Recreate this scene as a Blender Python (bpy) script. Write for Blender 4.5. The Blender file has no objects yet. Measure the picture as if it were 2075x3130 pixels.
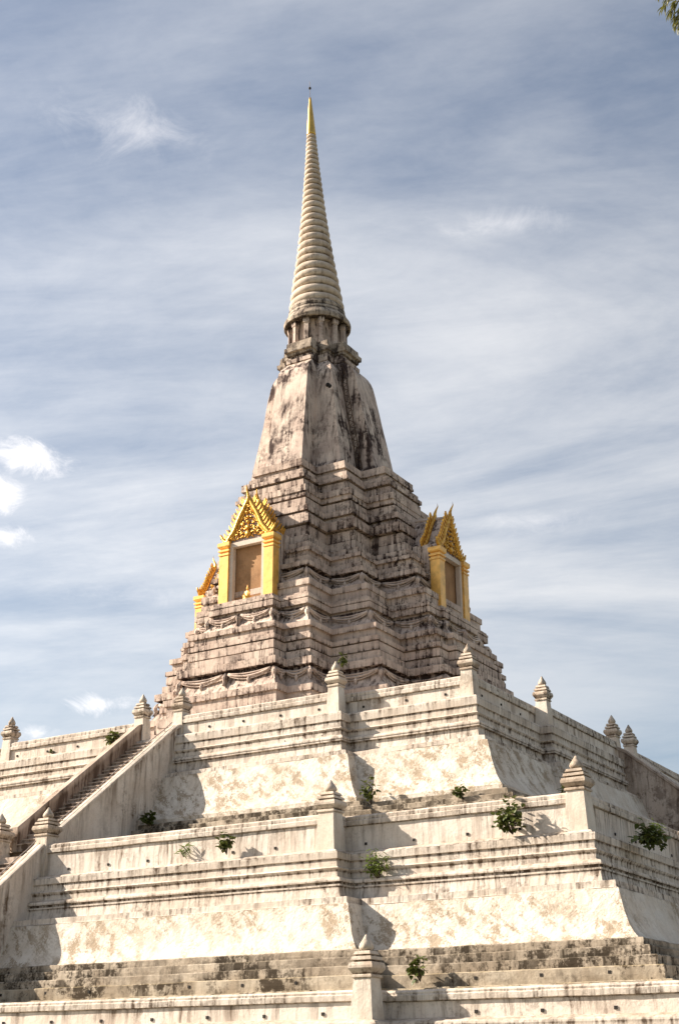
import bpy, bmesh, math, random
from mathutils import Vector, Matrix, noise
random.seed(7)
R = math.radians
SC = bpy.context.scene
COL = SC.collection
# ------------------------------------------------------------------ camera
cam_d = bpy.data.cameras.new("camera"); cam = bpy.data.objects.new("camera", cam_d); COL.objects.link(cam)
CAM = Vector((33.128, -55.535, 1.7)); YAW, PIT, ROL = .544, .386, -.005
_f = Vector((-math.sin(YAW)*math.cos(PIT), math.cos(YAW)*math.cos(PIT), math.sin(PIT)))
_r = Vector((math.cos(YAW), math.sin(YAW), 0)); _u = _r.cross(_f)
_r2 = _r*math.cos(ROL)+_u*math.sin(ROL); _u2 = -_r*math.sin(ROL)+_u*math.cos(ROL)
cam.matrix_world = Matrix(((_r2.x,_u2.x,-_f.x,CAM.x),(_r2.y,_u2.y,-_f.y,CAM.y),(_r2.z,_u2.z,-_f.z,CAM.z),(0,0,0,1)))
cam_d.sensor_fit = 'VERTICAL'; cam_d.sensor_height = 36; cam_d.lens = 4200/3130*36
cam_d.clip_start = .1; cam_d.clip_end = 6000
SC.camera = cam
# ------------------------------------------------------------------ sun, sky, exposure
SUN_TRAVEL = Vector((2.6, 1.02, -1.68)).normalized()
SUN_EL = math.asin(-SUN_TRAVEL.z); SUN_AZ = math.atan2(-SUN_TRAVEL.x, -SUN_TRAVEL.y)
sd = bpy.data.lights.new("sun", 'SUN'); sd.energy = 5.0; sd.angle = R(.53); sd.color = (1, .885, .75)
so = bpy.data.objects.new("sun", sd); COL.objects.link(so)
so.rotation_euler = (-SUN_TRAVEL).to_track_quat('Z', 'Y').to_euler(); so.location = (-60, -30, 60)
SC.view_settings.view_transform = 'Standard'; SC.view_settings.look = 'None'
SC.view_settings.exposure = 1.25; SC.view_settings.gamma = 1; SC.view_settings.use_curve_mapping = False

class NT:
    """small helper for writing node trees"""
    def __init__(s, nt): s.nt = nt; nt.nodes.clear()
    def n(s, t, _in=None, **kw):
        nd = s.nt.nodes.new(t)
        for k, v in kw.items(): setattr(nd, k, v)
        for k, v in (_in or {}).items(): s.set(nd.inputs[k], v)
        return nd
    def set(s, sock, v):
        if isinstance(v, bpy.types.NodeSocket): s.nt.links.new(v, sock)
        elif isinstance(v, bpy.types.Node): s.nt.links.new(v.outputs[0], sock)
        else:
            if sock.type == 'RGBA' and len(v) == 3: v = (*v, 1)
            sock.default_value = v
    def m(s, op, a, b=0., c=0., clamp=False):
        nd = s.n('ShaderNodeMath', operation=op, use_clamp=clamp); s.set(nd.inputs[0], a); s.set(nd.inputs[1], b); s.set(nd.inputs[2], c); return nd.outputs[0]
    def vm(s, op, a, b=(0, 0, 0)):
        nd = s.n('ShaderNodeVectorMath', operation=op); s.set(nd.inputs[0], a); s.set(nd.inputs[1], b)
        return nd.outputs['Value'] if op in ('DOT_PRODUCT', 'LENGTH') else nd.outputs[0]
    def mix(s, f, a, b):
        nd = s.n('ShaderNodeMix', data_type='RGBA'); s.set(nd.inputs[0], f); s.set(nd.inputs[6], a); s.set(nd.inputs[7], b); return nd.outputs[2]
    def noise(s, vec, scale, detail=4, rough=.55, dist=0.):
        nd = s.n('ShaderNodeTexNoise', {'Vector': vec, 'Scale': scale, 'Detail': detail, 'Roughness': rough, 'Distortion': dist}); return nd.outputs[0]
    def step(s, v, a, b):
        nd = s.n('ShaderNodeMapRange', interpolation_type='SMOOTHSTEP'); s.set(nd.inputs[0], v); s.set(nd.inputs[1], a); s.set(nd.inputs[2], b); s.set(nd.inputs[3], 0.); s.set(nd.inputs[4], 1.); return nd.outputs[0]

def view_dir(px, py):
    """direction into the sky, from a bearing read off the photograph (used for real cloud bearings)"""
    d = _f + _r2*((px-1037.5)/4200) + _u2*((1565-py)/4200); return d.normalized()

world = bpy.data.worlds.new("World"); SC.world = world; world.use_nodes = True
W = NT(world.node_tree)
sky = W.n('ShaderNodeTexSky', sky_type='NISHITA', sun_disc=False, sun_elevation=SUN_EL, sun_rotation=SUN_AZ, air_density=1.0, dust_density=1.6, ozone_density=.5)
g = W.n('ShaderNodeTexCoord').outputs['Generated']
sep = W.n('ShaderNodeSeparateXYZ', {0: g})
zz = W.m('MAXIMUM', W.m('ADD', sep.outputs[2], .10), .03)
cx = W.m('DIVIDE', sep.outputs[0], zz); cy = W.m('DIVIDE', sep.outputs[1], zz)
def planar(ang, sx, sy, off):
    c, s_ = math.cos(ang), math.sin(ang)
    a = W.m('MULTIPLY', W.m('ADD', W.m('MULTIPLY', cx, c), W.m('MULTIPLY', cy, s_)), sx)
    b = W.m('MULTIPLY', W.m('SUBTRACT', W.m('MULTIPLY', cy, c), W.m('MULTIPLY', cx, s_)), sy)
    return W.n('ShaderNodeCombineXYZ', {0: W.m('ADD', a, off), 1: b, 2: off*.37}).outputs[0]
veil = W.noise(planar(R(20), .55, 1.15, 3.1), 1.15, 8, .6, .45)
veil2 = W.noise(planar(R(35), .5, .8, 9.3), 1.1, 3, .5, .2)
fibre = W.noise(planar(R(24), 1.6, 5.2, 5.7), 1.5, 8, .68, .8)
puff = W.noise(planar(R(10), 3.2, 4.4, 1.9), 2.4, 7, .66, .3)
vmask = W.m('ADD', .07, W.m('ADD', W.m('MULTIPLY', W.m('ADD', W.step(veil, .36, .68), W.m('MULTIPLY', W.m('ADD', W.m('SUBTRACT', fibre, .5), W.m('SUBTRACT', puff, .5)), .6)), .45), W.m('MULTIPLY', W.step(veil2, .38, .66), .38)), clamp=True)
# low horizon is a little clearer, the zenith side bluer
band = W.m('SUBTRACT', 1., W.m('MULTIPLY', W.step(sep.outputs[2], .50, .72), .45))
vmask = W.m('MULTIPLY', W.m('MULTIPLY', vmask, band), W.m('ADD', .50, W.m('MULTIPLY', W.step(sep.outputs[2], .20, .38), .50)))
def cumulus(px, py, rx, ry, soft, seed, amt):
    d = view_dir(px, py); ri = Vector((d.y, -d.x, 0)).normalized(); up = ri.cross(d)
    if up.z < 0: up = -up
    a = W.m('DIVIDE', W.vm('DOT_PRODUCT', g, tuple(ri)), rx); b = W.m('DIVIDE', W.vm('DOT_PRODUCT', W.vm('SUBTRACT', g, tuple(d)), tuple(up)), ry)
    front = W.m('GREATER_THAN', W.vm('DOT_PRODUCT', g, tuple(d)), .5)
    rr = W.m('SQRT', W.m('ADD', W.m('MULTIPLY', a, a), W.m('MULTIPLY', b, b)))
    nn = W.noise(W.vm('ADD', W.vm('MULTIPLY', g, (1, 1, 1.5)), (seed, 0, 0)), 22, 9, .7, .6)
    v = W.m('SUBTRACT', W.m('ADD', 1., W.m('MULTIPLY', W.m('SUBTRACT', nn, .5), 3.2)), rr)
    return W.m('MULTIPLY', W.m('MULTIPLY', W.step(v, 0., soft), front), amt)
cum = None
for c in ((70, 1390, .038, .014, 1.2, 1, .85), (5, 1500, .022, .018, 1.1, 2, .85), (15, 1635, .022, .011, 1.2, 3, .7), (300, 2150, .024, .009, 1.1, 4, .62), (110, 2240, .018, .007, 1.2, 5, .5), (420, 400, .06, .028, 2.2, 6, .40), (1550, 680, .05, .012, 2.2, 7, .35), (420, 1820, .05, .012, 2.4, 8, .35), (1640, 1590, .05, .012, 2.4, 9, .4)):
    v = cumulus(*c); cum = v if cum is None else W.m('MAXIMUM', cum, v)
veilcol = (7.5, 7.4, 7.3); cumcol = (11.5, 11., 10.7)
# sunward glow added to light the front faces, like forward scatter in thin cloud: a little brighter towards the sun, a little duller away from it
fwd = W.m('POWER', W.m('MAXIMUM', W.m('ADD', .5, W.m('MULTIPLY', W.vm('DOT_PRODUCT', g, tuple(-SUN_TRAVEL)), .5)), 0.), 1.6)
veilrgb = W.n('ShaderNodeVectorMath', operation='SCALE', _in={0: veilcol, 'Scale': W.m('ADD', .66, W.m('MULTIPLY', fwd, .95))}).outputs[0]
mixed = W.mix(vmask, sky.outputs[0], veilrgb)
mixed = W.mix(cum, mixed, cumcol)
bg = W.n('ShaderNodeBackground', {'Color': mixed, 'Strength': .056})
W.n('ShaderNodeOutputWorld', {'Surface': bg})

# ------------------------------------------------------------------ materials
def pbsdf(name):
    m = bpy.data.materials.new(name); m.use_nodes = True; t = NT(m.node_tree)
    b = t.n('ShaderNodeBsdfPrincipled'); t.n('ShaderNodeOutputMaterial', {'Surface': b}); return m, t, b

def plaster(name, base, base2, stain, streak=.6, mottle=.5, topdirt=.6, dirt=(.30, .24, .15), grime=1., bump=.25, seed=0., mscale=1.4, mthr=.52, lump=0., line_amt=1., dens=3.6, slant=False):
    m, t, b = pbsdf(name)
    geo = t.n('ShaderNodeNewGeometry'); pos = t.vm('ADD', geo.outputs['Position'], (seed, seed*.7, seed*.3))
    nz = t.n('ShaderNodeSeparateXYZ', {0: geo.outputs['True Normal']}).outputs[2]
    big = t.noise(pos, .33, 3, .5)
    warp = t.vm('ADD', pos, t.vm('MULTIPLY', t.n('ShaderNodeTexNoise', {'Vector': pos, 'Scale': 1.1, 'Detail': 2}).outputs[1], (.2, .2, .2)))
    st1 = t.noise(t.vm('MULTIPLY', warp, (dens, dens, .26)), 1., 6, .62)
    st2 = t.noise(t.vm('MULTIPLY', warp, (dens*2.3, dens*2.3, .42)), 1., 4, .6)
    s = t.m('ADD', t.m('MULTIPLY', t.step(st1, .47, .66), .75), t.m('MULTIPLY', t.step(st2, .50, .68), .55))
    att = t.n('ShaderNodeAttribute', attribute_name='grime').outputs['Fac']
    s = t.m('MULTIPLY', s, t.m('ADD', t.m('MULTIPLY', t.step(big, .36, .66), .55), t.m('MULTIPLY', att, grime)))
    mpos = t.vm('MULTIPLY', t.n('ShaderNodeVectorRotate', {'Vector': pos, 'Axis': (0, 1, 0), 'Angle': R(-40)}, rotation_type='AXIS_ANGLE').outputs[0], (.55, .8, 1.25)) if slant else pos
    mo = t.noise(mpos, mscale, 8, .66)
    mo2 = t.noise(pos, mscale*6.3, 5, .7)
    mm = t.m('MULTIPLY', t.step(t.m('ADD', mo, t.m('MULTIPLY', t.m('SUBTRACT', mo2, .5), .55)), mthr, mthr+.15), t.m('ADD', .18, t.step(big, .36, .60)))
    line = t.m('MULTIPLY', t.step(att, .78, 1.), t.m('ADD', .34, t.m('MULTIPLY', t.step(st1, .34, .60), .46)))  # dark line in grooves and under overhangs: drip grime plus painted undercut shade
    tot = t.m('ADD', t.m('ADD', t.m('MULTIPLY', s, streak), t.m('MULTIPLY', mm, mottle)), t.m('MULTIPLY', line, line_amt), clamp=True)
    var = t.noise(pos, .9, 4, .6)
    grain = t.noise(pos, 17., 4, .75)
    c = t.mix(t.step(var, .35, .66), base, base2)
    c = t.mix(tot, c, stain)
    td = t.m('MULTIPLY', t.step(nz, .55, .95), t.m('MULTIPLY', t.step(t.noise(pos, 2.3, 7, .7), .36, .58), topdirt))
    c = t.mix(td, c, dirt)
    c = t.mix(t.m('MULTIPLY', t.step(grain, .5, .8), .38), c, stain)
    t.set(b.inputs['Base Color'], c); t.set(b.inputs['Roughness'], .92); t.set(b.inputs['Specular IOR Level'], .12)
    h = t.m('ADD', t.m('MULTIPLY', grain, .35), t.m('MULTIPLY', t.noise(pos, 5., 6, .65), .8))
    h = t.m('SUBTRACT', h, t.m('MULTIPLY', tot, .12))
    if lump:
        lv = t.vm('MULTIPLY', t.n('ShaderNodeVectorRotate', {'Vector': pos, 'Axis': (0, 1, 0), 'Angle': R(38)}, rotation_type='AXIS_ANGLE').outputs[0], (.9, 1, 2.3))
        h = t.m('ADD', h, t.m('MULTIPLY', t.noise(lv, 1.9, 6, .62, .4), lump))
    bp = t.n('ShaderNodeBump', {'Strength': bump, 'Distance': .12, 'Height': h}); t.set(b.inputs['Normal'], bp)
    return m
M = {}
WHITE, WHITE2 = (.72, .65, .575), (.63, .545, .465)
M['wall'] = plaster('whitewashed_plaster', WHITE, WHITE2, (.155, .112, .08), streak=.85, mottle=.36, grime=1.0, mthr=.52)
M['ledge'] = plaster('stained_ledge_plaster', (.68, .61, .535), (.57, .49, .41), (.10, .072, .052), streak=.85, mottle=.38, grime=1.0, topdirt=.55, seed=3, mthr=.48, dirt=(.36, .28, .20), dens=5.5, line_amt=.6)
M['batter'] = plaster('rough_sloping_plaster', (.70, .64, .56), (.61, .53, .44), (.34, .27, .195), streak=.65, mottle=.80, grime=.55, bump=.5, topdirt=.3, seed=7, mscale=2.9, mthr=.465, lump=.8, slant=True, dirt=(.36, .29, .20))
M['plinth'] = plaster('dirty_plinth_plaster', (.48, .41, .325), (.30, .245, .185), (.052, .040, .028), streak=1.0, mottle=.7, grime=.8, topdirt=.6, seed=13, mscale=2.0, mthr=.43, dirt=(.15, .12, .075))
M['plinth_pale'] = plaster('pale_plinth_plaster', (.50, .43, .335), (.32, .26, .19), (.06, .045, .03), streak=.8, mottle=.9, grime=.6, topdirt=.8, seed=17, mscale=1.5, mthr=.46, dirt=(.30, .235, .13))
M['tower'] = plaster('weathered_tower_plaster', (.67, .545, .455), (.50, .39, .325), (.05, .031, .026), streak=1.15, mottle=.5, grime=1.1, topdirt=.7, dirt=(.11, .088, .072), seed=23, mscale=1.9, mthr=.485, bump=.18, line_amt=1.25, dens=4.5)
M['bell'] = plaster('weathered_bell_plaster', (.66, .545, .46), (.50, .395, .335), (.052, .035, .031), streak=1.5, mottle=.62, grime=.8, topdirt=.5, seed=31, mscale=.8, mthr=.47, bump=.12)
M['spire'] = plaster('cream_spire_plaster', (.62, .525, .43), (.50, .41, .325), (.13, .09, .065), streak=.5, mottle=.45, grime=.9, topdirt=.3, seed=41, bump=.2, dirt=(.45, .38, .30))
M['crown'] = plaster('dark_stained_cornice', (.50, .42, .34), (.36, .29, .225), (.065, .05, .042), streak=.8, mottle=.65, grime=1., topdirt=.5, seed=47, mscale=2.2, mthr=.46, dirt=(.3, .25, .2))
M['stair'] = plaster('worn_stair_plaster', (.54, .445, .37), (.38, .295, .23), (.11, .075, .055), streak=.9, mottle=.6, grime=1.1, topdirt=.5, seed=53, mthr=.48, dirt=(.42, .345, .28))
M['post'] = plaster('post_plaster', (.70, .635, .55), (.60, .51, .42), (.13, .098, .07), streak=.5, mottle=.3, grime=1., topdirt=.5, seed=59, dens=4.5)
M['rubble'] = plaster('ochre_rubble', (.42, .345, .235), (.25, .195, .125), (.06, .042, .022), streak=.1, mottle=.9, grime=0, topdirt=.5, seed=77, mscale=7., mthr=.46, dirt=(.40, .325, .22), bump=.6)
M['post_cap'] = plaster('stained_post_cap', (.62, .54, .45), (.45, .36, .28), (.10, .07, .05), streak=.6, mottle=.65, grime=1.2, topdirt=.4, seed=71, dens=5., mscale=2.6, mthr=.48)
M['ochre'] = plaster('ochre_niche_plaster', (.42, .25, .135), (.33, .19, .10), (.12, .07, .04), streak=.35, mottle=.25, grime=.3, topdirt=.2, seed=61, bump=.15)
M['frame'] = plaster('pale_niche_frame', (.66, .58, .50), (.58, .49, .41), (.22, .165, .125), streak=.3, mottle=.2, grime=.3, topdirt=.2, seed=67, bump=.12)

def simple(name, col, rough=.6, metal=0., var=.25, vscale=6., bump=.1, col2=None):
    m, t, b = pbsdf(name)
    pos = t.n('ShaderNodeNewGeometry').outputs['Position']
    nn = t.noise(pos, vscale, 5, .6)
    c2 = col2 or tuple(x*(1-var) for x in col)
    t.set(b.inputs['Base Color'], t.mix(t.step(nn, .35, .68), col, c2)); t.set(b.inputs['Roughness'], rough); t.set(b.inputs['Metallic'], metal)
    bp = t.n('ShaderNodeBump', {'Strength': bump, 'Distance': .03, 'Height': t.noise(pos, vscale*4, 4, .6)}); t.set(b.inputs['Normal'], bp)
    return m
M['gold_paint'] = simple('yellow_gold_paint', (.90, .50, .12), .36, .3, .3, 2.5, .1)
M['gold_carved'] = simple('gilded_carving', (.80, .46, .08), .36, .55, .5, 7., .3, (.45, .20, .02))
M['gold_leaf'] = simple('gold_leaf_cone', (.80, .50, .12), .33, .85, .25, 2.2, .05)
M['tympanum'] = simple('pink_grey_tympanum', (.42, .33, .30), .8, 0, .4, 6., .2)
M['dark'] = simple('dark_iron', (.030, .026, .024), .8, 0, .3)
M['hole'] = simple('painted_hole_shade', (.022, .018, .016), .95, 0, .3)  # near-black colour painting the shade inside holes
M['rust'] = simple('rusty_iron', (.085, .045, .022), .85, .1, .5, 9.)
M['cable'] = simple('grey_cable', (.30, .25, .22), .7, 0, .3)
M['bark'] = simple('grey_brown_bark', (.10, .075, .05), .9, 0, .4, 5., .4)
def leafmat(name, col, col2, trans=.25):
    m, t, b = pbsdf(name)
    oi = t.n('ShaderNodeObjectInfo').outputs['Random']
    pos = t.n('ShaderNodeNewGeometry').outputs['Position']
    f = t.m('ADD', t.m('MULTIPLY', oi, .6), t.m('MULTIPLY', t.noise(pos, 9., 2), .5), clamp=True)
    c = t.mix(f, col, col2)
    t.set(b.inputs['Base Color'], c); t.set(b.inputs['Roughness'], .5); t.set(b.inputs['Specular IOR Level'], .35)
    tr = t.n('ShaderNodeBsdfTranslucent', {'Color': c}); mx = t.n('ShaderNodeMixShader', {0: trans, 1: b.outputs[0], 2: tr.outputs[0]})
    out = [n for n in t.nt.nodes if n.type == 'OUTPUT_MATERIAL'][0]; t.set(out.inputs[0], mx.outputs[0]); return m
M['leaf_dark'] = leafmat('dark_green_leaf', (.045, .068, .014), (.12, .135, .030))
M['leaf_pale'] = leafmat('yellow_green_leaf', (.11, .16, .030), (.20, .25, .06), .3)
M['leaf_tree'] = leafmat('narrow_tree_leaf', (.14, .15, .03), (.24, .22, .05), .35)
mg, t, b = pbsdf('dry_lawn')
pos = t.n('ShaderNodeNewGeometry').outputs['Position']
c = t.mix(t.step(t.noise(pos, .25, 8, .65), .42, .6), (.16, .135, .09), (.055, .075, .025))
t.set(b.inputs['Base Color'], t.mix(t.step(t.noise(pos, 8., 6, .7), .4, .7), c, (.10, .09, .05))); t.set(b.inputs['Roughness'], .95)
M['ground'] = mg

# ------------------------------------------------------------------ mesh helpers
class MB:
    def __init__(s): s.v = []; s.f = []; s.g = []; s.sm = []
    def add(s, vs, fs, g=0., smooth=False):
        o = len(s.v); s.v += [tuple(v) for v in vs]
        s.g += (list(g) if hasattr(g, '__len__') else [g]*len(vs))
        s.f += [tuple(i+o for i in f) for f in fs]; s.sm += [smooth]*len(fs); return o
    def loops(s, loops, gs=None, closed=True, cap0=False, cap1=False, smooth=False):
        n = len(loops[0]); vs = [p for l in loops for p in l]; fs = []
        for i in range(len(loops)-1):
            for j in range(n if closed else n-1):
                k = (j+1) % n; fs.append((i*n+j, i*n+k, (i+1)*n+k, (i+1)*n+j))
        if cap0: fs.append(tuple(range(n))[::-1])
        if cap1: fs.append(tuple(range((len(loops)-1)*n, len(loops)*n)))
        s.add(vs, fs, [g for g in (gs or [0]*len(loops)) for _ in range(n)], smooth)
    def box(s, x0, x1, y0, y1, z0, z1, g=0.):
        p = [(x0,y0,z0),(x1,y0,z0),(x1,y1,z0),(x0,y1,z0),(x0,y0,z1),(x1,y0,z1),(x1,y1,z1),(x0,y1,z1)]
        s.add(p, [(0,3,2,1),(4,5,6,7),(0,1,5,4),(1,2,6,5),(2,3,7,6),(3,0,4,7)], [g]*4+[g]*4)
    def tube(s, pts, rad, n=6, cap=True, flat=1., smooth=True):
        pts = [Vector(p) for p in pts]; L = []
        rad = rad if hasattr(rad, '__len__') else [rad]*len(pts)
        up = Vector((0, 0, 1))
        for i, p in enumerate(pts):
            d = (pts[min(i+1, len(pts)-1)]-pts[max(i-1, 0)])
            d = d.normalized() if d.length > 1e-9 else Vector((0, 0, 1))
            a = d.cross(up)
            if a.length < .05: a = d.cross(Vector((0, 1, 0)))
            a.normalize(); b_ = a.cross(d).normalized()
            L.append([p+(a*math.cos(2*math.pi*k/n)*flat+b_*math.sin(2*math.pi*k/n))*rad[i] for k in range(n)])
        s.loops(L, cap0=cap, cap1=cap, smooth=smooth)
    def lathe(s, prof, n=32, cx=0., cy=0., gs=None, smooth=False, cap=True, lean=None):
        L = []
        for r, z in prof:
            ox, oy = lean(z) if lean else (0, 0)
            L.append([(cx+ox+r*math.cos(2*math.pi*k/n), cy+oy+r*math.sin(2*math.pi*k/n), z) for k in range(n)])
        s.loops(L, gs, cap0=cap, cap1=cap, smooth=smooth)
    def mesh(s, name):
        me = bpy.data.meshes.new(name); me.from_pydata(s.v, [], s.f)
        a = me.attributes.new('grime', 'FLOAT', 'POINT'); a.data.foreach_set('value', s.g)
        me.polygons.foreach_set('use_smooth', s.sm); me.update(); return me
    def build(s, name, mat, parent=None):
        bm = bmesh.new(); me = s.mesh(name); bm.from_mesh(me); bmesh.ops.recalc_face_normals(bm, faces=bm.faces); bm.to_mesh(me); bm.free()
        return obj(name, me, mat, parent)
def obj(name, me, mat=None, parent=None):
    o = bpy.data.objects.new(name, me); COL.objects.link(o)
    if mat is not None and not me.materials: me.materials.append(M[mat])
    if parent: o.parent = parent
    return o
def thing(name, label, cat, loc=(0, 0, 0), rz=0., group=None):
    o = bpy.data.objects.new(name, None); COL.objects.link(o); o.location = loc; o.rotation_euler = (0, 0, rz)
    o['label'] = label; o['category'] = cat
    if group: o['group'] = group
    return o
def tag(o, label, cat, group=None):
    o['label'] = label; o['category'] = cat
    if group: o['group'] = group
    return o
def jit(p, amp, fr=1.3, s=0.):
    q = Vector((p[0]*fr+s, p[1]*fr, p[2]*fr*1.7)); v = noise.noise_vector(q); q2 = q*4.1; w = noise.noise_vector(q2)
    return (p[0]+(v.x+.5*w.x)*amp, p[1]+(v.y+.5*w.y)*amp, p[2]+(v.z+.5*w.z)*amp*.8)
def subdiv(poly, counts):
    out = []
    for i, p in enumerate(poly):
        q = poly[(i+1) % len(poly)]; n = counts[i]
        for k in range(n): t_ = k/n; out.append((p[0]+(q[0]-p[0])*t_, p[1]+(q[1]-p[1])*t_))
    return out
def counts_for(poly, seg):
    return [max(1, int(round(math.dist(p, poly[(i+1) % len(poly)])/seg))) for i, p in enumerate(poly)]

# ------------------------------------------------------------------ ground (structure)
gm = MB(); gm.add([(-3000,-3000,0),(3000,-3000,0),(3000,3000,0),(-3000,3000,0)], [(0,1,2,3)])
go = gm.build('ground', 'ground'); go['kind'] = 'structure'

# ------------------------------------------------------------------ terraces
def plan(T, o):
    ax, ay, b_, d, br, dr = T['ax'], T['ay'], T['b'], T['d'], T['br'], T['dr']
    return [(-ax-o,-ay-o),(-b_-o,-ay-o),(-b_-o,-ay-d-o),(b_+o,-ay-d-o),(b_+o,-ay-o),(ax+o,-ay-o),(ax+o,-br-o),(ax+dr+o,-br-o),(ax+dr+o,br+o),(ax+o,br+o),
            (ax+o,ay+o),(b_+o,ay+o),(b_+o,ay+d+o),(-b_-o,ay+d+o),(-b_-o,ay+o),(-ax-o,ay+o),(-ax-o,br+o),(-ax-dr-o,br+o),(-ax-dr-o,-br-o),(-ax-o,-br-o)]
def band(T, prof, amp=.012, seg=.45):
    cn = counts_for(plan(T, 0), seg); mb = MB()
    L = [[jit((x, y, z), amp) for x, y in subdiv(plan(T, o), cn)] for o, z, g_ in prof]
    mb.loops(L, [g_ for _, _, g_ in prof]); return mb
def batter(o0, z0, o1, z1):
    fr = [(0, 0), (.06, .09), (.12, .18), (.18, .27), (.25, .37), (.32, .46), (.40, .56), (.49, .66), (.58, .745), (.68, .82), (.79, .895), (.9, .955), (1, 1)]
    return [(o0+(o1-o0)*a, z0+(z1-z0)*b_, .85*(1-b_)**1.5+(.3 if b_ > .9 else 0)) for a, b_ in fr]
T1 = dict(ax=13., ay=13.668, b=7.949, d=.526, br=8.3, dr=.45, s=.95, coping=(14.03, 14.34), ledge=13.50, inset=0.)
T2 = dict(ax=19.173, ay=19.942, b=11.686, d=.752, br=11.9, dr=.7, s=1.08, coping=(8.41, 8.70), ledge=7.58, sc=-.53)
T3 = dict(ax=24.7, ay=25.42, b=16.07, d=.78, br=16.2, dr=.7, s=1.2, coping=(3.20, 3.44), ledge=2.72, inset=.2)

POST = {}
def post_mesh(h_shaft, kx, seed):
    """square post: tapering shaft, neck ring, flared cap, two stepped tiers and a lotus bud; returns meshes for shaft, cap, bud"""
    def sq(prof, n=3):
        mb = MB(); L = []
        for r, z, g_ in prof:
            pts = [(-r,-r),(r,-r),(r,r),(-r,r)]; L.append([jit((x, y, z), .007, 3., seed) for x, y in subdiv(pts, [n]*4)])
        mb.loops(L, [g_ for *_, g_ in prof], cap0=True, cap1=True); return mb
    k = kx; h = h_shaft
    sh = sq([(.335*k,-.12,.4),(.33*k,0,.3),(.30*k,h*.5,.2),(.262*k,h-.02,.5),(.262*k,h,.9)])
    cp = sq([(.262*k,h,.8),(.305*k,h+.015,.5),(.305*k,h+.06,.3),(.27*k,h+.085,1.),(.29*k,h+.11,.9),(.345*k,h+.18,.5),(.37*k,h+.215,.6),(.37*k,h+.275,.2),(.345*k,h+.345,.1),(.30*k,h+.35,.9),(.25*k,h+.365,1.),(.255*k,h+.385,1.),
             (.315*k,h+.40,.3),(.295*k,h+.475,.1),(.225*k,h+.485,1.),(.215*k,h+.505,1.),(.26*k,h+.525,.3),(.225*k,h+.60,.1),(.12*k,h+.61,.9)])
    bud = MB(); L = []; prof = [(.11,h+.605),(.16,h+.655),(.175,h+.705),(.15,h+.775),(.105,h+.84),(.06,h+.91),(.022,h+.98)]
    for r, z in prof: L.append([(r*k*1.05*math.cos(2*math.pi*(i+.5)/8)*1.1, r*k*1.05*math.sin(2*math.pi*(i+.5)/8)*1.1, z) for i in range(8)])
    bud.loops(L, [.5]*len(L), cap0=True, cap1=True, smooth=True)
    return sh, cp, bud
def make_post(parent, x, y, z, key):
    if key not in POST:
        h, kx = {'a': (.92, .80), 'b': (1.05, .97), 'c': (.88, .88), 'd': (1.30, .97)}[key]
        ms = post_mesh(h, kx, len(POST)*5.)
        out = []
        for mb, nm in zip(ms, ('parapet_post', 'post_cap', 'finial')):
            me = mb.mesh(nm); bm = bmesh.new(); bm.from_mesh(me); bmesh.ops.recalc_face_normals(bm, faces=bm.faces); bm.to_mesh(me); bm.free(); me.materials.append(M['post' if nm == 'parapet_post' else 'post_cap']); out.append(me)
        POST[key] = out
    a = obj('parapet_post', POST[key][0], None, parent); a.location = (x, y, z); a.rotation_euler = (random.uniform(-.008, .008), random.uniform(-.008, .008), random.uniform(-.02, .02))
    obj('post_cap', POST[key][1], None, a); obj('finial', POST[key][2], None, a); return a

def run(parent, p, q, T, seed):
    """one straight length of parapet: wall plus projecting coping"""
    p = Vector((*p, 0)); q = Vector((*q, 0)); d = (q-p).normalized(); nrm = Vector((d.y, -d.x, 0)); L = (q-p).length; n = max(1, int(L/.4))
    zb, zt = T['coping']; dz = random.uniform(-.004, .004)
    def sweep(prof, gs, nm, mat, par, amp):
        mb = MB(); loops = []
        for k in range(n+1):
            c = p+d*(L*k/n); loops.append([jit((c.x+nrm.x*o, c.y+nrm.y*o, z+dz), amp, 1.5, seed) for o, z in prof])
        m_ = len(prof); vs = [v for l in loops for v in l]; fs = []
        for i in range(n):
            for j in range(m_): k = (j+1) % m_; fs.append((i*m_+j, i*m_+k, (i+1)*m_+k, (i+1)*m_+j))
        fs += [tuple(range(m_)), tuple(range(n*m_, n*m_+m_))[::-1]]
        mb.add(vs, fs, gs*(n+1)); return mb.build(nm, mat, par)
    z0 = T['ledge']-.05
    w = sweep([(.16, z0), (.155, zb-.03), (.13, zb-.02), (-.13, zb-.02), (-.16, z0)], [.25, .65, 1., 1., .2], 'parapet_wall', 'wall', parent, .010)
    sweep([(.13, zb-.03), (.225, zb), (.23, zb+.12), (.20, zb+.15), (.205, zt-.05), (.15, zt), (-.15, zt), (-.21, zt-.05), (-.21, zb), (-.13, zb-.03)], [1., .8, .4, .9, .5, .2, .2, .4, .5, 1.], 'coping', 'ledge', w, .012)

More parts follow.
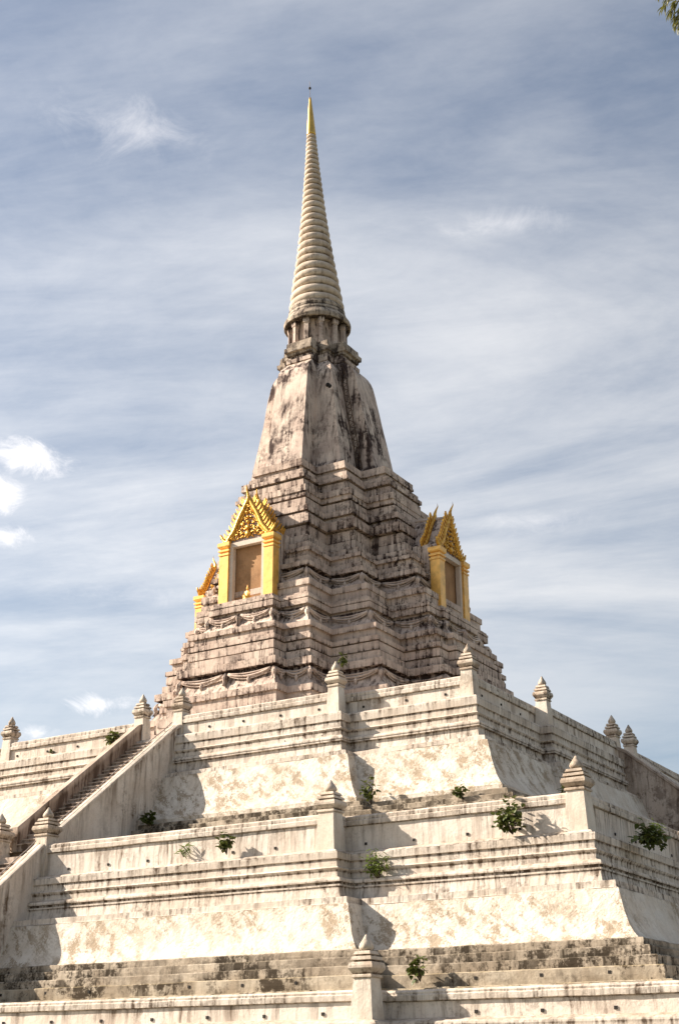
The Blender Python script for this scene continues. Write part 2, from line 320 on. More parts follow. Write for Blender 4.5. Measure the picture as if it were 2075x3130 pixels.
def drains(parent, T, rows):
    mb = MB(); e = .037
    for (o, z, spacing, ph) in rows:
        P_ = plan(T, o)
        for i in (1, 2, 3, 4, 5, 6, 7, 8):
            if i in (1, 3, 7): continue
            p, q = Vector((*P_[i], 0)), Vector((*P_[i+1], 0)); d = (q-p).normalized(); nr = Vector((d.y, -d.x, 0)); L = (q-p).length
            s_ = ph
            while s_ < L-.3:
                c = p+d*(s_+random.uniform(-.06, .06)); zc = z+random.uniform(-.012, .012)
                if random.random() < .88 and not (i in (2,) and abs(c.x) < T['s']+.6) and not (i == 7 and abs(c.y) < T['s']+.6):
                    a = d*e; b_ = nr*.012
                    vs = [c-a-b_*3+Vector((0,0,zc-e)), c+a-b_*3+Vector((0,0,zc-e)), c+a+b_+Vector((0,0,zc-e)), c-a+b_+Vector((0,0,zc-e)),
                          c-a-b_*3+Vector((0,0,zc+e)), c+a-b_*3+Vector((0,0,zc+e)), c+a+b_+Vector((0,0,zc+e)), c-a+b_+Vector((0,0,zc+e))]
                    mb.add(vs, [(0,3,2,1),(4,5,6,7),(0,1,5,4),(1,2,6,5),(2,3,7,6),(3,0,4,7)])
                s_ += spacing
    o = mb.build('drain_hole_shade', 'hole', parent); o['kind'] = 'stuff'  # solid blocks on the wall, their dark colour is the holes' inner shade

def terrace(T, label, mould, bat, steps, key, posts, holes, floor_in):
    t_ = thing('terrace', label, 'terrace', group='stepped terraces of the pyramid base')
    lg = T['ledge']
    band(T, [(-floor_in, lg+.12, .3), (.13, lg+.10, .6), (.42, lg+.03, .5), (.48, lg-.01, .4), (.49, lg-.06, .9)], .014).build('ledge', 'ledge', t_)
    band(T, mould, .010).build('cornice_moulding', 'ledge', t_)
    if bat:
        bb = batter(*bat); bb.append((bat[2]+.01, bat[3]-.4, .8)); cn = counts_for(plan(T, 0), .3)
        mb = MB(); mb.loops([[jit((x, y, z), .022, .9) for x, y in subdiv(plan(T, o), cn)] for o, z, g_ in bb], [g_ for *_, g_ in bb]); mb.build('sloped_base', 'batter', t_)
    for i, (o0, o1, z1, z0) in enumerate(steps):
        if i+1 < len(steps): z0 = steps[i+1][2]-.06
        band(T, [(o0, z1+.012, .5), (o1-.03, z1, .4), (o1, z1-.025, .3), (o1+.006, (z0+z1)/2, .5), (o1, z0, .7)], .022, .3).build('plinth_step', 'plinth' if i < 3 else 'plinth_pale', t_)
    # parapet lengths, with gaps where the stairs pass through
    P_ = plan(T, 0); gap = T['s']
    for i in (19, 0, 1, 2, 3, 4, 5, 6, 7, 8, 9):
        p, q = P_[i % 20], P_[(i+1) % 20]
        if i in (2, 7):
            ax = 0 if i == 2 else 1
            a = list(p); a[ax] = -gap+T.get('sc', 0)*(i == 2); b_ = list(q); b_[ax] = gap+T.get('sc', 0)*(i == 2)
            a[1-ax] = p[1-ax]; b_[1-ax] = p[1-ax]
            run(t_, p, tuple(a), T, i); run(t_, tuple(b_), q, T, i+.5)
        else: run(t_, p, q, T, i)
    for ps in posts: make_post(t_, ps[0], ps[1], lg+.10, ps[2] if len(ps) > 2 else key)
    drains(t_, T, holes); return t_

def mould_prof(lg, bb, tor, ll, llb, wb, tl_o, tl, bt_o, bt, oe, ol, ow):
    return [(oe, lg-.06, 1.), (oe+.005, lg-.09, .7), (oe-.005, bb, .25), (oe-.05, bb-.012, 1.), (oe-.055, bb-.05, .9), (oe-.045, tor+.05, .2), (oe+.005, tor+.03, .2), (oe+.03, tor, .2), (oe-.005, tor-.05, .9), (oe-.03, tor-.09, 1.),
            (oe-.03, ll+.12, .15), (ol-.02, ll+.06, .3), (ol, ll, .3), (ol-.005, ll-.04, .8), (ol-.07, ll-.05, 1.), (ol-.07, llb+.03, 1.), (ol-.01, llb+.025, .5), (ol-.012, llb-.02, .8), (ow, llb-.03, 1.), (ow, llb-.1, .7),
            (ow+.03, wb+.03, .45), (ow+.04, wb, .9), (tl_o, tl, .5), (tl_o+.015, bt+.03, .55), (bt_o-.06, bt+.015, .5), (bt_o, bt, .4)]
b1, a1y, a1x, s1 = T1['b'], T1['ay'], T1['ax'], T1['s']
posts1 = [(b1, -a1y-.526), (-b1, -a1y-.526), (s1, -a1y-.526), (-s1, -a1y-.526), (a1x, -a1y), (a1x+.45, -T1['br']), (a1x+.45, -1.02), (a1x+.45, 1.02), (-a1x, -a1y)]
t1 = terrace(T1, "uppermost terrace of the pyramid, its white parapet right below the tower's foot", mould_prof(13.50, 13.20, 12.90, 12.54, 12.45, 12.10, .93, 11.98, 1.09, 11.80, .49, .60, .50),
        (1.09, 11.80, 1.95, 10.10), [(1.9, 2.24, 9.91, 9.69), (2.1, 2.57, 9.69, 9.40), (2.4, 3.25, 9.39, 9.05), (3.1, 3.9, 9.05, 7.5)], 'a', posts1,
        [(.172, 13.76, 1.62, .8), (.445, 12.72, 1.62, 1.5)], 14.)
posts2 = [(T2['b'], -T2['ay']-T2['d']), (-T2['b'], -T2['ay']-T2['d']), (.55, -T2['ay']-T2['d'], 'd'), (-1.61, -T2['ay']-T2['d'], 'd'), (T2['ax'], -T2['ay']), (T2['ax']+.7, -T2['br'])]
t2 = terrace(T2, "middle terrace, the wide white wall with most of the weeds on it", mould_prof(7.58, 7.33, 7.06, 6.70, 6.55, 6.22, 1.36, 6.15, 1.45, 5.96, .62, .80, .76),
        (1.45, 5.96, 2.07, 4.69), [(2.0, 2.28, 4.66, 4.47), (2.2, 2.51, 4.46, 4.24), (2.4, 2.76, 4.22, 4.00), (2.6, 2.99, 3.97, 3.70), (2.9, 3.25, 3.62, 2.6)], 'b', posts2,
        [(.172, 7.84, 1.62, .7), (.575, 6.88, 1.62, 1.3), (3.00, 3.83, 1.75, .9)], 4.2)
posts3 = [(T3['b'], -T3['ay']-T3['d'])]
t3 = terrace(T3, "lowest terrace wall along the bottom edge, pinkish white with dark drain holes", [(.49, 2.66, 1.), (.49, 2.4, .3), (.44, 2.38, .9), (.44, 2.1, .3), (.5, 2.05, .3), (.6, 1.9, .5), (.7, 1.4, .4), (.75, 0.6, .4), (.95, .55, .5), (1., -.1, .6)],
        None, [], 'c', posts3, [(.172, 2.92, 1.7, .6)], 4.5)

def heap(T, z, hgt, label, mat):
    mb = MB(); P_ = plan(T, -.18); Q_ = plan(T, -1.5); rows = []
    for i in (1, 2, 3, 4):
        p, q, p2, q2 = P_[i], P_[i+1], Q_[i], Q_[i+1]; n = max(2, int(math.dist(p, q)/.11))
        for k in range(n):
            f = k/n; a = Vector((p[0]+(q[0]-p[0])*f, p[1]+(q[1]-p[1])*f, 0)); b_ = Vector((p2[0]+(q2[0]-p2[0])*f, p2[1]+(q2[1]-p2[1])*f, 0)); row = []
            for j in range(9):
                c = a.lerp(b_, j/8); nn = noise.noise(c*2.3)*.5+noise.noise(c*9.)*.35+.35; row.append((c.x, c.y, z+hgt*(max(0, nn)*(.3+.7*math.sin(math.pi*min(1, .25+j/10)))+.12*j)))
            rows.append(row)
    mb.loops(rows, closed=False); o = mb.build('rubble', mat); o['kind'] = 'stuff'; tag(o, label, 'rubble')
heap(T3, 3.36, .15, "ochre rubble and dry soil heaped along the lowest parapet", 'rubble')
heap(T2, 8.60, .10, "thin line of pale soil along the top of the middle parapet", 'rubble')
# ------------------------------------------------------------------ staircases
def staircase(label, side, v0, z0, v1, z1, n, hw, bal=.36, top_flat=.35, c0=0., c1=0., hl=.58):
    """side 0: descends towards -y (front); side 1: descends towards +x (right)"""
    t_ = thing('staircase', label, 'staircase', group='flights of steps on the pyramid')
    cu = lambda v: c0+(c1-c0)*(v-v0)/(v1-v0)
    w = (lambda u, v, z: (u+cu(v), -v, z)) if side == 0 else (lambda u, v, z: (v, u+cu(v), z))
    slope = (z0-z1)/(v1-v0); go_ = (v1-v0)/n; ri = (z0-z1)/n
    for i in range(n):
        zt = z0-ri*(i+1); va, vb = v0+go_*i-.12, v0+go_*(i+1); mb = MB(); k = 6
        prof = [(va, zt-.45), (vb-.02, zt-.45), (vb-.03, zt-.06), (vb, zt-.04), (vb, zt-.006), (vb-.02, zt), (va, zt)]
        L = [[jit(w(-hw+2*hw*j/k, v, z), .008, 2.) for v, z in prof] for j in range(k+1)]
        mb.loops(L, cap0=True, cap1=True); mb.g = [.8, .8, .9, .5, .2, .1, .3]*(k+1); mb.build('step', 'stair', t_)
    for sgn in (-1, 1):
        h = hl if sgn < 0 else .36
        mb = MB(); a, c_ = sgn*hw, sgn*(hw+bal); N = 16; L = []
        for j in range(N+1):
            v = v0-top_flat+(v1-v0+top_flat)*j/N
            zt = z0+h-slope*max(0., v-v0) if v > v0 else z0+h+slope*(v0-v)*.55
            lo = zt-2.4-.6*math.sin(math.pi*j/N)
            L.append([jit(w(u, v, z), .012, 1.6) for u, z in ((a, lo), (a, zt-.3), (a, zt-.035), (a+sgn*.02, zt), (c_-sgn*.02, zt), (c_+sgn*.05, zt-.03), (c_+sgn*.05, zt-.14), (c_, zt-.17), (c_, zt-1.2), (c_, lo))])
        mb.loops(L, cap0=True, cap1=True); mb.g = [.4, 1., .7, .2, .15, .35, .6, .8, .2, .2]*(N+1)
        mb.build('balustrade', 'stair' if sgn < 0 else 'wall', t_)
    mb = MB(); pts = [w(hw+.06, v0+(v1-v0)*j/14, z0+h+.12-slope*(v1-v0)*j/14-.02*math.sin(j*1.7)) for j in range(15)]
    mb.tube(pts, .018, 5)
    for j in (1, 5, 9, 13): v = v0+(v1-v0)*j/14; zt = z0+h-slope*(v-v0); mb.tube([w(hw+.06, v, zt-.05), w(hw+.06, v, zt+.12)], .014, 5)
    mb.build('handrail', 'cable', t_); return t_
staircase("upper flight of steps on the sunlit front, left of centre", 0, 14.62, 13.58, 20.25, 8.95, 25, .78, .29, c0=.02, c1=-.44)
staircase("lower flight of steps cut off by the left edge of the photo", 0, 21.0, 8.35, 26.6, 3.70, 25, .84, .36, c0=-.52, c1=-.55)
staircase("shaded flight of steps running off the right edge", 1, 13.95, 13.58, 19.8, 8.75, 25, .86, .40, hl=.40)
mb = MB(); mb.box(-1.5, .5, -21.1, -20.2, 7.4, 8.36, .4); o = mb.build('landing', 'stair', t2)

# ------------------------------------------------------------------ the tower
def lean(z): return (-.0296*(z+16.06), -.0063*(z+16.06))
KT = [(13., 9.2, 4.4, 7.2), (16., 8.35, 3.92, 6.5), (18.52, 7.57, 3.44, 5.83), (20.78, 7.0, 3.02, 5.06), (23.02, 6.13, 2.51, 4.15), (24.21, 5.69, 2.31, 3.82), (25.35, 5.29, 2.09, 3.62), (26.94, 4.81, 1.74, 3.36), (29.24, 4.3, 1.36, 2.97)]
def qrc(z):
    for a, b_ in zip(KT, KT[1:]):
        if z <= b_[0]:
            t_ = max(0., (z-a[0])/(b_[0]-a[0])); return [a[i]+(b_[i]-a[i])*t_ for i in (1, 2, 3)]
    return list(KT[-1][1:])
BAY = [(13., 3.5, 9.75), (16., 2.9, 8.95), (18.5, 2.35, 8.25), (20., 1.95, 7.68), (21.4, 1.58, 7.14)]
def wp(z):
    for a, b_ in zip(BAY, BAY[1:]):
        if z <= b_[0]:
            t_ = (z-a[0])/(b_[0]-a[0]); return [a[i]+(b_[i]-a[i])*t_ for i in (1, 2)]
    return list(BAY[-1][1:])
def tplan(z, o, bay):
    q, r, c = qrc(z); lx, ly = lean(z); sh = .2-.12*min(1, max(0, (z-25)/4.2)); q += o; r += o; c += o
    if bay:
        w, p = wp(z); w += o; p += o
        quad = [(w,-p,0,0),(w,-q,0,1),(r,-q,1,1),(r,-c,1,1),(c,-c,1,1),(c,-r,1,1),(q,-r,1,1),(q,-w,1,0),(p,-w,0,0)]
    else: quad = [(r,-q,1,1),(r,-c,1,1),(c,-c,1,1),(c,-r,1,1),(q,-r,1,1)]
    # four quadrants walked counter-clockwise
    m1 = [(x, -y, a, b_) for x, y, a, b_ in quad][::-1]; m2 = [(-x, -y, a, b_) for x, y, a, b_ in quad]; m3 = [(-x, y, a, b_) for x, y, a, b_ in quad][::-1]
    return [(x+lx+sh*a, y+ly+sh*b_) for x, y, a, b_ in quad+m1+m2+m3]
def courses(lst):
    """each course is a plumb face between two levels; the setbacks between them give the stepped corbels"""
    out = []
    for c in lst:
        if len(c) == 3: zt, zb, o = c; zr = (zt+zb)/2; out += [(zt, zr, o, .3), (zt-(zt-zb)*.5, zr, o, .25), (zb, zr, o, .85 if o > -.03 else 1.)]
        else: out.append(c)
    return out
UP = courses([(29.28, 29.28, -.6, .4), (29.26, 29.20, -.08), (29.20, 28.92, .03), (28.92, 28.86, -.05), (28.86, 28.70, .02), (28.70, 28.38, -.07), (28.38, 28.04, .05), (28.04, 27.84, .10), (27.84, 27.74, -.07), (27.74, 27.34, 0.),
    (27.30, 26.98, .12), (26.98, 26.74, .05), (26.74, 26.62, -.11), (26.62, 26.16, 0.), (26.16, 25.88, .08), (25.88, 25.80, -.06), (25.80, 25.58, -.02), (25.58, 25.14, .09), (25.14, 25.04, -.15), (25.04, 24.52, -.09), (24.52, 24.02, -.12), (24.0, 23.74, .04), (23.74, 23.66, -.05),
    (23.64, 23.46, .14), (23.46, 23.18, .03), (23.18, 22.86, .05), (22.86, 22.64, .12), (22.6, 22.6, -.07, 1.), (22.3, 22.42, -.06, .7), (22.02, 22.2, .0, .4), (21.84, 22.06, .05, .4), (21.80, 21.52, .14), (21.52, 21.08, .01), (21.06, 20.8, .06)])
LOW = courses([(21.42, 21.42, -.5, .5), (21.42, 21.12, .0), (21.10, 20.90, .09), (20.90, 20.84, -.05), (20.84, 20.56, .03), (20.54, 20.46, -.12), (20.42, 20.42, -.10, 1.), (20.1, 20.25, -.09, .7), (19.8, 20.0, -.02, .4), (19.62, 19.86, .04, .4), (19.58, 19.34, .15), (19.34, 18.96, .01),
    (18.95, 18.74, .10), (18.74, 18.68, -.05), (18.68, 18.32, .0), (18.32, 18.24, -.10), (18.22, 17.84, -.01), (17.82, 17.50, .09), (17.46, 17.44, -.09, 1.), (17.1, 17.25, -.09, .7), (16.7, 16.95, -.02, .4), (16.5, 16.78, .04, .4), (16.46, 16.18, .14), (16.18, 15.6, .0), (15.6, 15.2, .10), (15.2, 14.6, .0), (14.55, 13.3, .12)])
def lift(z): return z if z > 28.9 else (z+.26*min(1, max(0, (29.25-z)/1.2)))
def lift2(z): return z if z > 21.2 else z+.25*min(1, (21.4-z)/.6)
UP = [(lift(z), lift(zr), o*(1.5 if o > -.3 else 1), g_) for z, zr, o, g_ in UP]
LOW = [(lift2(z), lift2(zr), o*(1.5 if o > -.3 else 1), g_) for z, zr, o, g_ in LOW]
tower = thing('chedi_tower', "tall weathered white stupa tower with ringed spire and gilded point", 'tower', (lean(13.5)[0], lean(13.5)[1], 13.5))
def world_child(o, par):
    o.parent = par; o.matrix_parent_inverse = Matrix.Translation(-Vector(par.location)); return o
def tloft(prof, bay, name, mat, amp=.007):
    mb = MB(); cn = counts_for(tplan(prof[-1][1], 0, bay), .3)
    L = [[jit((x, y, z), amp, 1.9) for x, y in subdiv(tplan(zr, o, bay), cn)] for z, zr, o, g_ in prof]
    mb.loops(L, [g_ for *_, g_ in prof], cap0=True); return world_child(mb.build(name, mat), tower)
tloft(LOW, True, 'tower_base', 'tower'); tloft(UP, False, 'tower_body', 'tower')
# bell
BELL = [(29.24, 3.86, 1.14, 2.80), (29.5, 3.66, 1.06, 2.66), (30.3, 3.52, 1.03, 2.55), (31.4, 3.33, 1.01, 2.37), (32.6, 3.11, .99, 2.19), (33.6, 2.94, .97, 2.05), (34.4, 2.80, .95, 1.95), (34.9, 2.70, .93, 1.88), (35.2, 2.60, .91, 1.81), (35.45, 2.46, .88, 1.71), (35.68, 2.28, .84, 1.59), (35.86, 2.08, .79, 1.46), (35.98, 1.93, .75, 1.36), (36.0, 2.02, .79, 1.41), (36.2, 2.03, .79, 1.42), (36.22, 1.90, .74, 1.35), (36.6, 1.86, .73, 1.31)]
def bplan(z, q, r, c):
    lx, ly = lean(z); s_ = .012   # rounded rims: tiny chamfer on the outer corners
    quad = [(r-s_,-q),(r,-q+s_),(r,-c),(c,-c),(c,-r),(q-s_,-r),(q,-r+s_)]
    m1 = [(x, -y) for x, y in quad][::-1]; m2 = [(-x, -y) for x, y in quad]; m3 = [(-x, y) for x, y in quad][::-1]
    return [(x+lx+.06, y+ly+.03) for x, y in quad+m1+m2+m3]
mb = MB(); rows = []
for a, b_ in zip(BELL, BELL[1:]):
    k = max(1, int((b_[0]-a[0])/.22))
    for i in range(k): rows.append([a[j]+(b_[j]-a[j])*i/k for j in range(4)])
rows.append(BELL[-1])
cn = counts_for(bplan(30, 3.4, 1, 2.5), .25)
mb.loops([[jit((x, y, row[0]), .007, 1.2) for x, y in subdiv(bplan(*row), cn)] for row in rows], [max(.35, min(1., (.35+.45*max(0, (row[0]-34.4)/2)))) if row[0] > 29.7 else .9 for row in rows])
world_child(mb.build('bell', 'bell'), tower)
# harmika slab
SLAB = [(36.42, 1.88, .74, 1.30, 1.), (36.46, 1.98, .77, 1.34, .9), (36.6, 2.02, .78, 1.36, .6), (36.62, 2.14, .83, 1.42, .9), (36.86, 2.15, .83, 1.42, .6), (36.88, 2.02, .78, 1.36, .6), (37.22, 1.98, .77, 1.34, .3), (37.26, .6, .4, .5, .3)]
mb = MB(); cn = counts_for(bplan(30, 2, .8, 1.3), .25)
mb.loops([[jit((x, y, s_[0]), .014, 2.5) for x, y in subdiv(bplan(*s_[:4]), cn)] for s_ in SLAB], [s_[4] for s_ in SLAB]); world_child(mb.build('neck_slab', 'crown'), tower)
# drum, colonnettes, round cornice
mb = MB(); mb.lathe([(1.33, 37.15), (1.31, 37.3), (1.28, 38.9), (1.4, 39.0)], 40, lean=lambda z: (lean(z)[0]+.03, lean(z)[1]), gs=[.6, .3, .9, 1.], smooth=True); world_child(mb.build('drum', 'bell'), tower)
for i in range(12):
    a = 2*math.pi*(i+.30)/12; lx, ly = lean(38); x, y = lx+.03+1.47*math.cos(a), ly+1.47*math.sin(a)
    mb = MB()
    def sq(h, z): return [(h*cx_, h*cy_, z) for cx_, cy_ in ((-1,-1),(1,-1),(1,1),(-1,1))]
    mb.loops([sq(.15, 37.2), sq(.15, 37.38), sq(.12, 37.4), sq(.115, 38.45), sq(.15, 38.49), sq(.165, 38.65), sq(.13, 38.86)], [.3, .6, .2, .6, .8, .9, 1.], cap0=True, cap1=True)
    o = mb.build('colonnette', 'bell'); o.location = (x, y, 0); o.rotation_euler = (0, 0, a); world_child(o, tower)
ln = lambda z: (lean(z)[0]+.03, lean(z)[1])
mb = MB(); mb.lathe([(1.15, 38.82), (1.5, 38.80), (1.74, 38.76), (1.80, 38.80), (1.82, 38.98), (1.80, 39.06), (1.66, 39.30), (1.58, 39.42), (1.59, 39.47), (1.56, 39.56), (1.54, 39.6), (1.50, 39.62), (1.53, 39.8), (1.44, 40.0)], 64, lean=ln, gs=[1., 1., 1., .7, .8, .6, .9, 1., .4, .3, .9, 1., .6, .8], smooth=False)
mb.v = [jit(v, .012, 2.2) for v in mb.v]; world_child(mb.build('round_cornice', 'crown'), tower)
# spire rings
SP = [(39.9, 1.53), (40.53, 1.46), (43.31, 1.05), (46.16, .715), (49.11, .455), (51.72, .275)]
def srad(z):
    for a, b_ in zip(SP, SP[1:]):
        if z <= b_[0]: return a[1]+(b_[1]-a[1])*max(0, (z-a[0])/(b_[0]-a[0]))
    return SP[-1][1]
NR = 28; zs = [39.92]; hgt = [1.0*(1-.52*i/(NR-1)) for i in range(NR)]; k = (51.72-39.92)/sum(hgt)
for h in hgt: zs.append(zs[-1]+h*k)
for i in range(NR):
    z0, z1 = zs[i], zs[i+1]; ra, rb = srad(z0), srad(z1); h = z1-z0; gr = h*.46; prof = []; gs = []
    for j in range(9):
        a = -math.pi/2+math.pi*j/8; tt = .5+.5*math.sin(a)
        prof.append((ra+(rb-ra)*tt-gr*(1-math.cos(a)), z0+h*(.02+.96*tt))); gs.append(.9-.7*tt)
    prof = [(prof[0][0]*.85, z0)]+prof+[(prof[-1][0]*.85, z1)]; gs = [1.]+gs+[.5]
    mb = MB(); mb.lathe(prof, 48, lean=ln, gs=gs, smooth=True); world_child(mb.build('spire_ring', 'spire'), tower)
mb = MB(); mb.lathe([(.255, 51.70), (.27, 51.78), (.262, 51.86), (.17, 53.1), (.075, 54.25), (.055, 54.42), (.02, 54.46)], 32, lean=ln, smooth=True); world_child(mb.build('gilded_cone', 'gold_leaf'), tower)
mb = MB(); lx, ly = ln(54.8); mb.tube([(*ln(54.4), 54.4), (lx, ly, 54.9), (*ln(55.6), 55.6)], .014, 5); world_child(mb.build('finial_rod', 'cable'), tower)
mb = MB(); zc = 55.12; mb.lathe([(.012, zc-.09), (.06, zc-.065), (.085, zc), (.06, zc+.065), (.012, zc+.09)], 12, lean=ln, smooth=True); world_child(mb.build('finial_ball', 'dark'), tower)
# painted hole shade on the bell's shaded side
# garlands and corner leaves
def face_pts(z, o, bay): return tplan(z, o, bay)
def garland(p, q, z, amp, mat='tower'):
    p = Vector((*p, z)); q = Vector((*q, z)); d = q-p; L = d.length; d.normalize(); nr = Vector((d.y, -d.x, 0)); mb = MB(); n = 12
    for rad, sag, dz, out in ((.055, amp, 0, .05), (.03, amp*1.1, -.10, .03), (.035, amp*.8, .09, .03)):
        pts = []
        for i in range(n+1):
            t_ = i/n; s_ = 4*t_*(1-t_); pts.append(p+d*(L*(.06+.88*t_))+nr*(out+.03*s_)+Vector((0, 0, dz*(.5+.5*s_)-sag*s_)))
        mb.tube(pts, rad, 5)
    c = p+d*(L*.5)+nr*.08+Vector((0, 0, -amp-.12)); mb.tube([c+Vector((0, 0, .1)), c, c-Vector((0, 0, .12)), c-Vector((0, 0, .24))], [.03, .09, .07, .01], 6)
    world_child(mb.build('garland', mat), tower)
def leaf_bracket(p, nr, z, h=.62):
    mb = MB(); p = Vector((*p, z)); nr = nr.normalized(); sd_ = Vector((-nr.y, nr.x, 0)); L = []
    for k, (w, o) in enumerate(((.05, .02), (.13, .10), (.17, .17), (.16, .17), (.12, .13), (.07, .15), (.02, .22))):
        zc = .30*h-k*h/6.; c = p+nr*o+Vector((0, 0, zc))
        w *= .72; L.append([c-sd_*w-nr*.12, c-sd_*w*.6+nr*.02, c+nr*.06, c+sd_*w*.6+nr*.02, c+sd_*w-nr*.12])
    mb.loops(L, [.9, .6, .4, .4, .5, .7, .8], cap0=True, cap1=True); world_child(mb.build('corner_leaf', 'tower'), tower)
for (zc, bay, o) in ((22.54, False, -.08), (20.37, True, -.12), (17.37, True, -.10)):
    P_ = tplan(zc, o, bay); n = len(P_); ctr = Vector((*lean(zc), 0))
    for i in range(n):
        p, q = Vector((*P_[i], 0)), Vector((*P_[(i+1) % n], 0)); d = q-p; L = d.length; nr = Vector((d.y, -d.x, 0)).normalized()
        if nr.x*.53-nr.y*.85 < .05 and not (nr.x < -.9 and p.y < 0): continue
        if L < .55: continue
        m_ = 2 if L > 2.8 else 1
        for k in range(m_): garland((p+d*(k/m_)).xy, (p+d*((k+1)/m_)).xy, zc+.18, .20 if L > 1. else .12)
        if m_ == 2: leaf_bracket((p+d*.5).xy, nr, zc+.1)
    for i in range(n):
        p = Vector(P_[i]); a = Vector(P_[i-1]); c = Vector(P_[(i+1) % n]); cr = (p-a).cross(c-p)
        if cr > 0:
            nn = ((p-a).normalized()-(c-p).normalized()); nn = Vector((nn.x, nn.y, 0))
            if nn.length > .1 and nn.normalized().dot(Vector((.53, -.85, 0))) > -.45: leaf_bracket(p-nn.xy.normalized()*.06, nn, zc+.1)
# dark stubs on the bell plaster, painting the shade inside a hole
mb = MB(); mb.tube([(0, 0, 0), (0, -.05, 0)], [.13, .12], 7); mb.tube([(.13, .0, -.12), (.13, -.05, -.12)], [.12, .11], 6)
o = mb.build('plaster_hole_shade', 'hole')
zh = 34.15; o.location = (lean(zh)[0]+1.74, lean(zh)[1]-1.945, zh); world_child(o, tower)

# ------------------------------------------------------------------ lattice ladder on the bell
lad = thing('lattice_ladder', "rusty iron lattice ladder climbing the shaded side of the bell", 'ladder')
def bell_at(z):
    for a, b_ in zip(BELL, BELL[1:]):
        if z <= b_[0]: t_ = (z-a[0])/(b_[0]-a[0]); return [a[j]+(b_[j]-a[j])*t_ for j in (1, 2, 3)]
pa, pb = [], []
for i in range(34):
    z = 29.5+i*.19; q, r, c = bell_at(z); lx, ly = lean(z)
    pa.append(Vector((lx+.06+c+.08, ly+.03-r-.10, z))); pb.append(Vector((lx+.06+c+.36, ly+.03-r-.14, z)))
mb = MB(); mb.tube(pa, .022, 5); mb.build('rail', 'rust', lad)
mb = MB(); mb.tube(pb, .022, 5); mb.build('rail', 'rust', lad)
for i in range(33):
    mb = MB(); a, b_ = (pa[i], pb[i+1]) if i % 2 else (pb[i], pa[i+1]); mb.tube([a, b_], .016, 4); mb.build('brace', 'rust', lad)

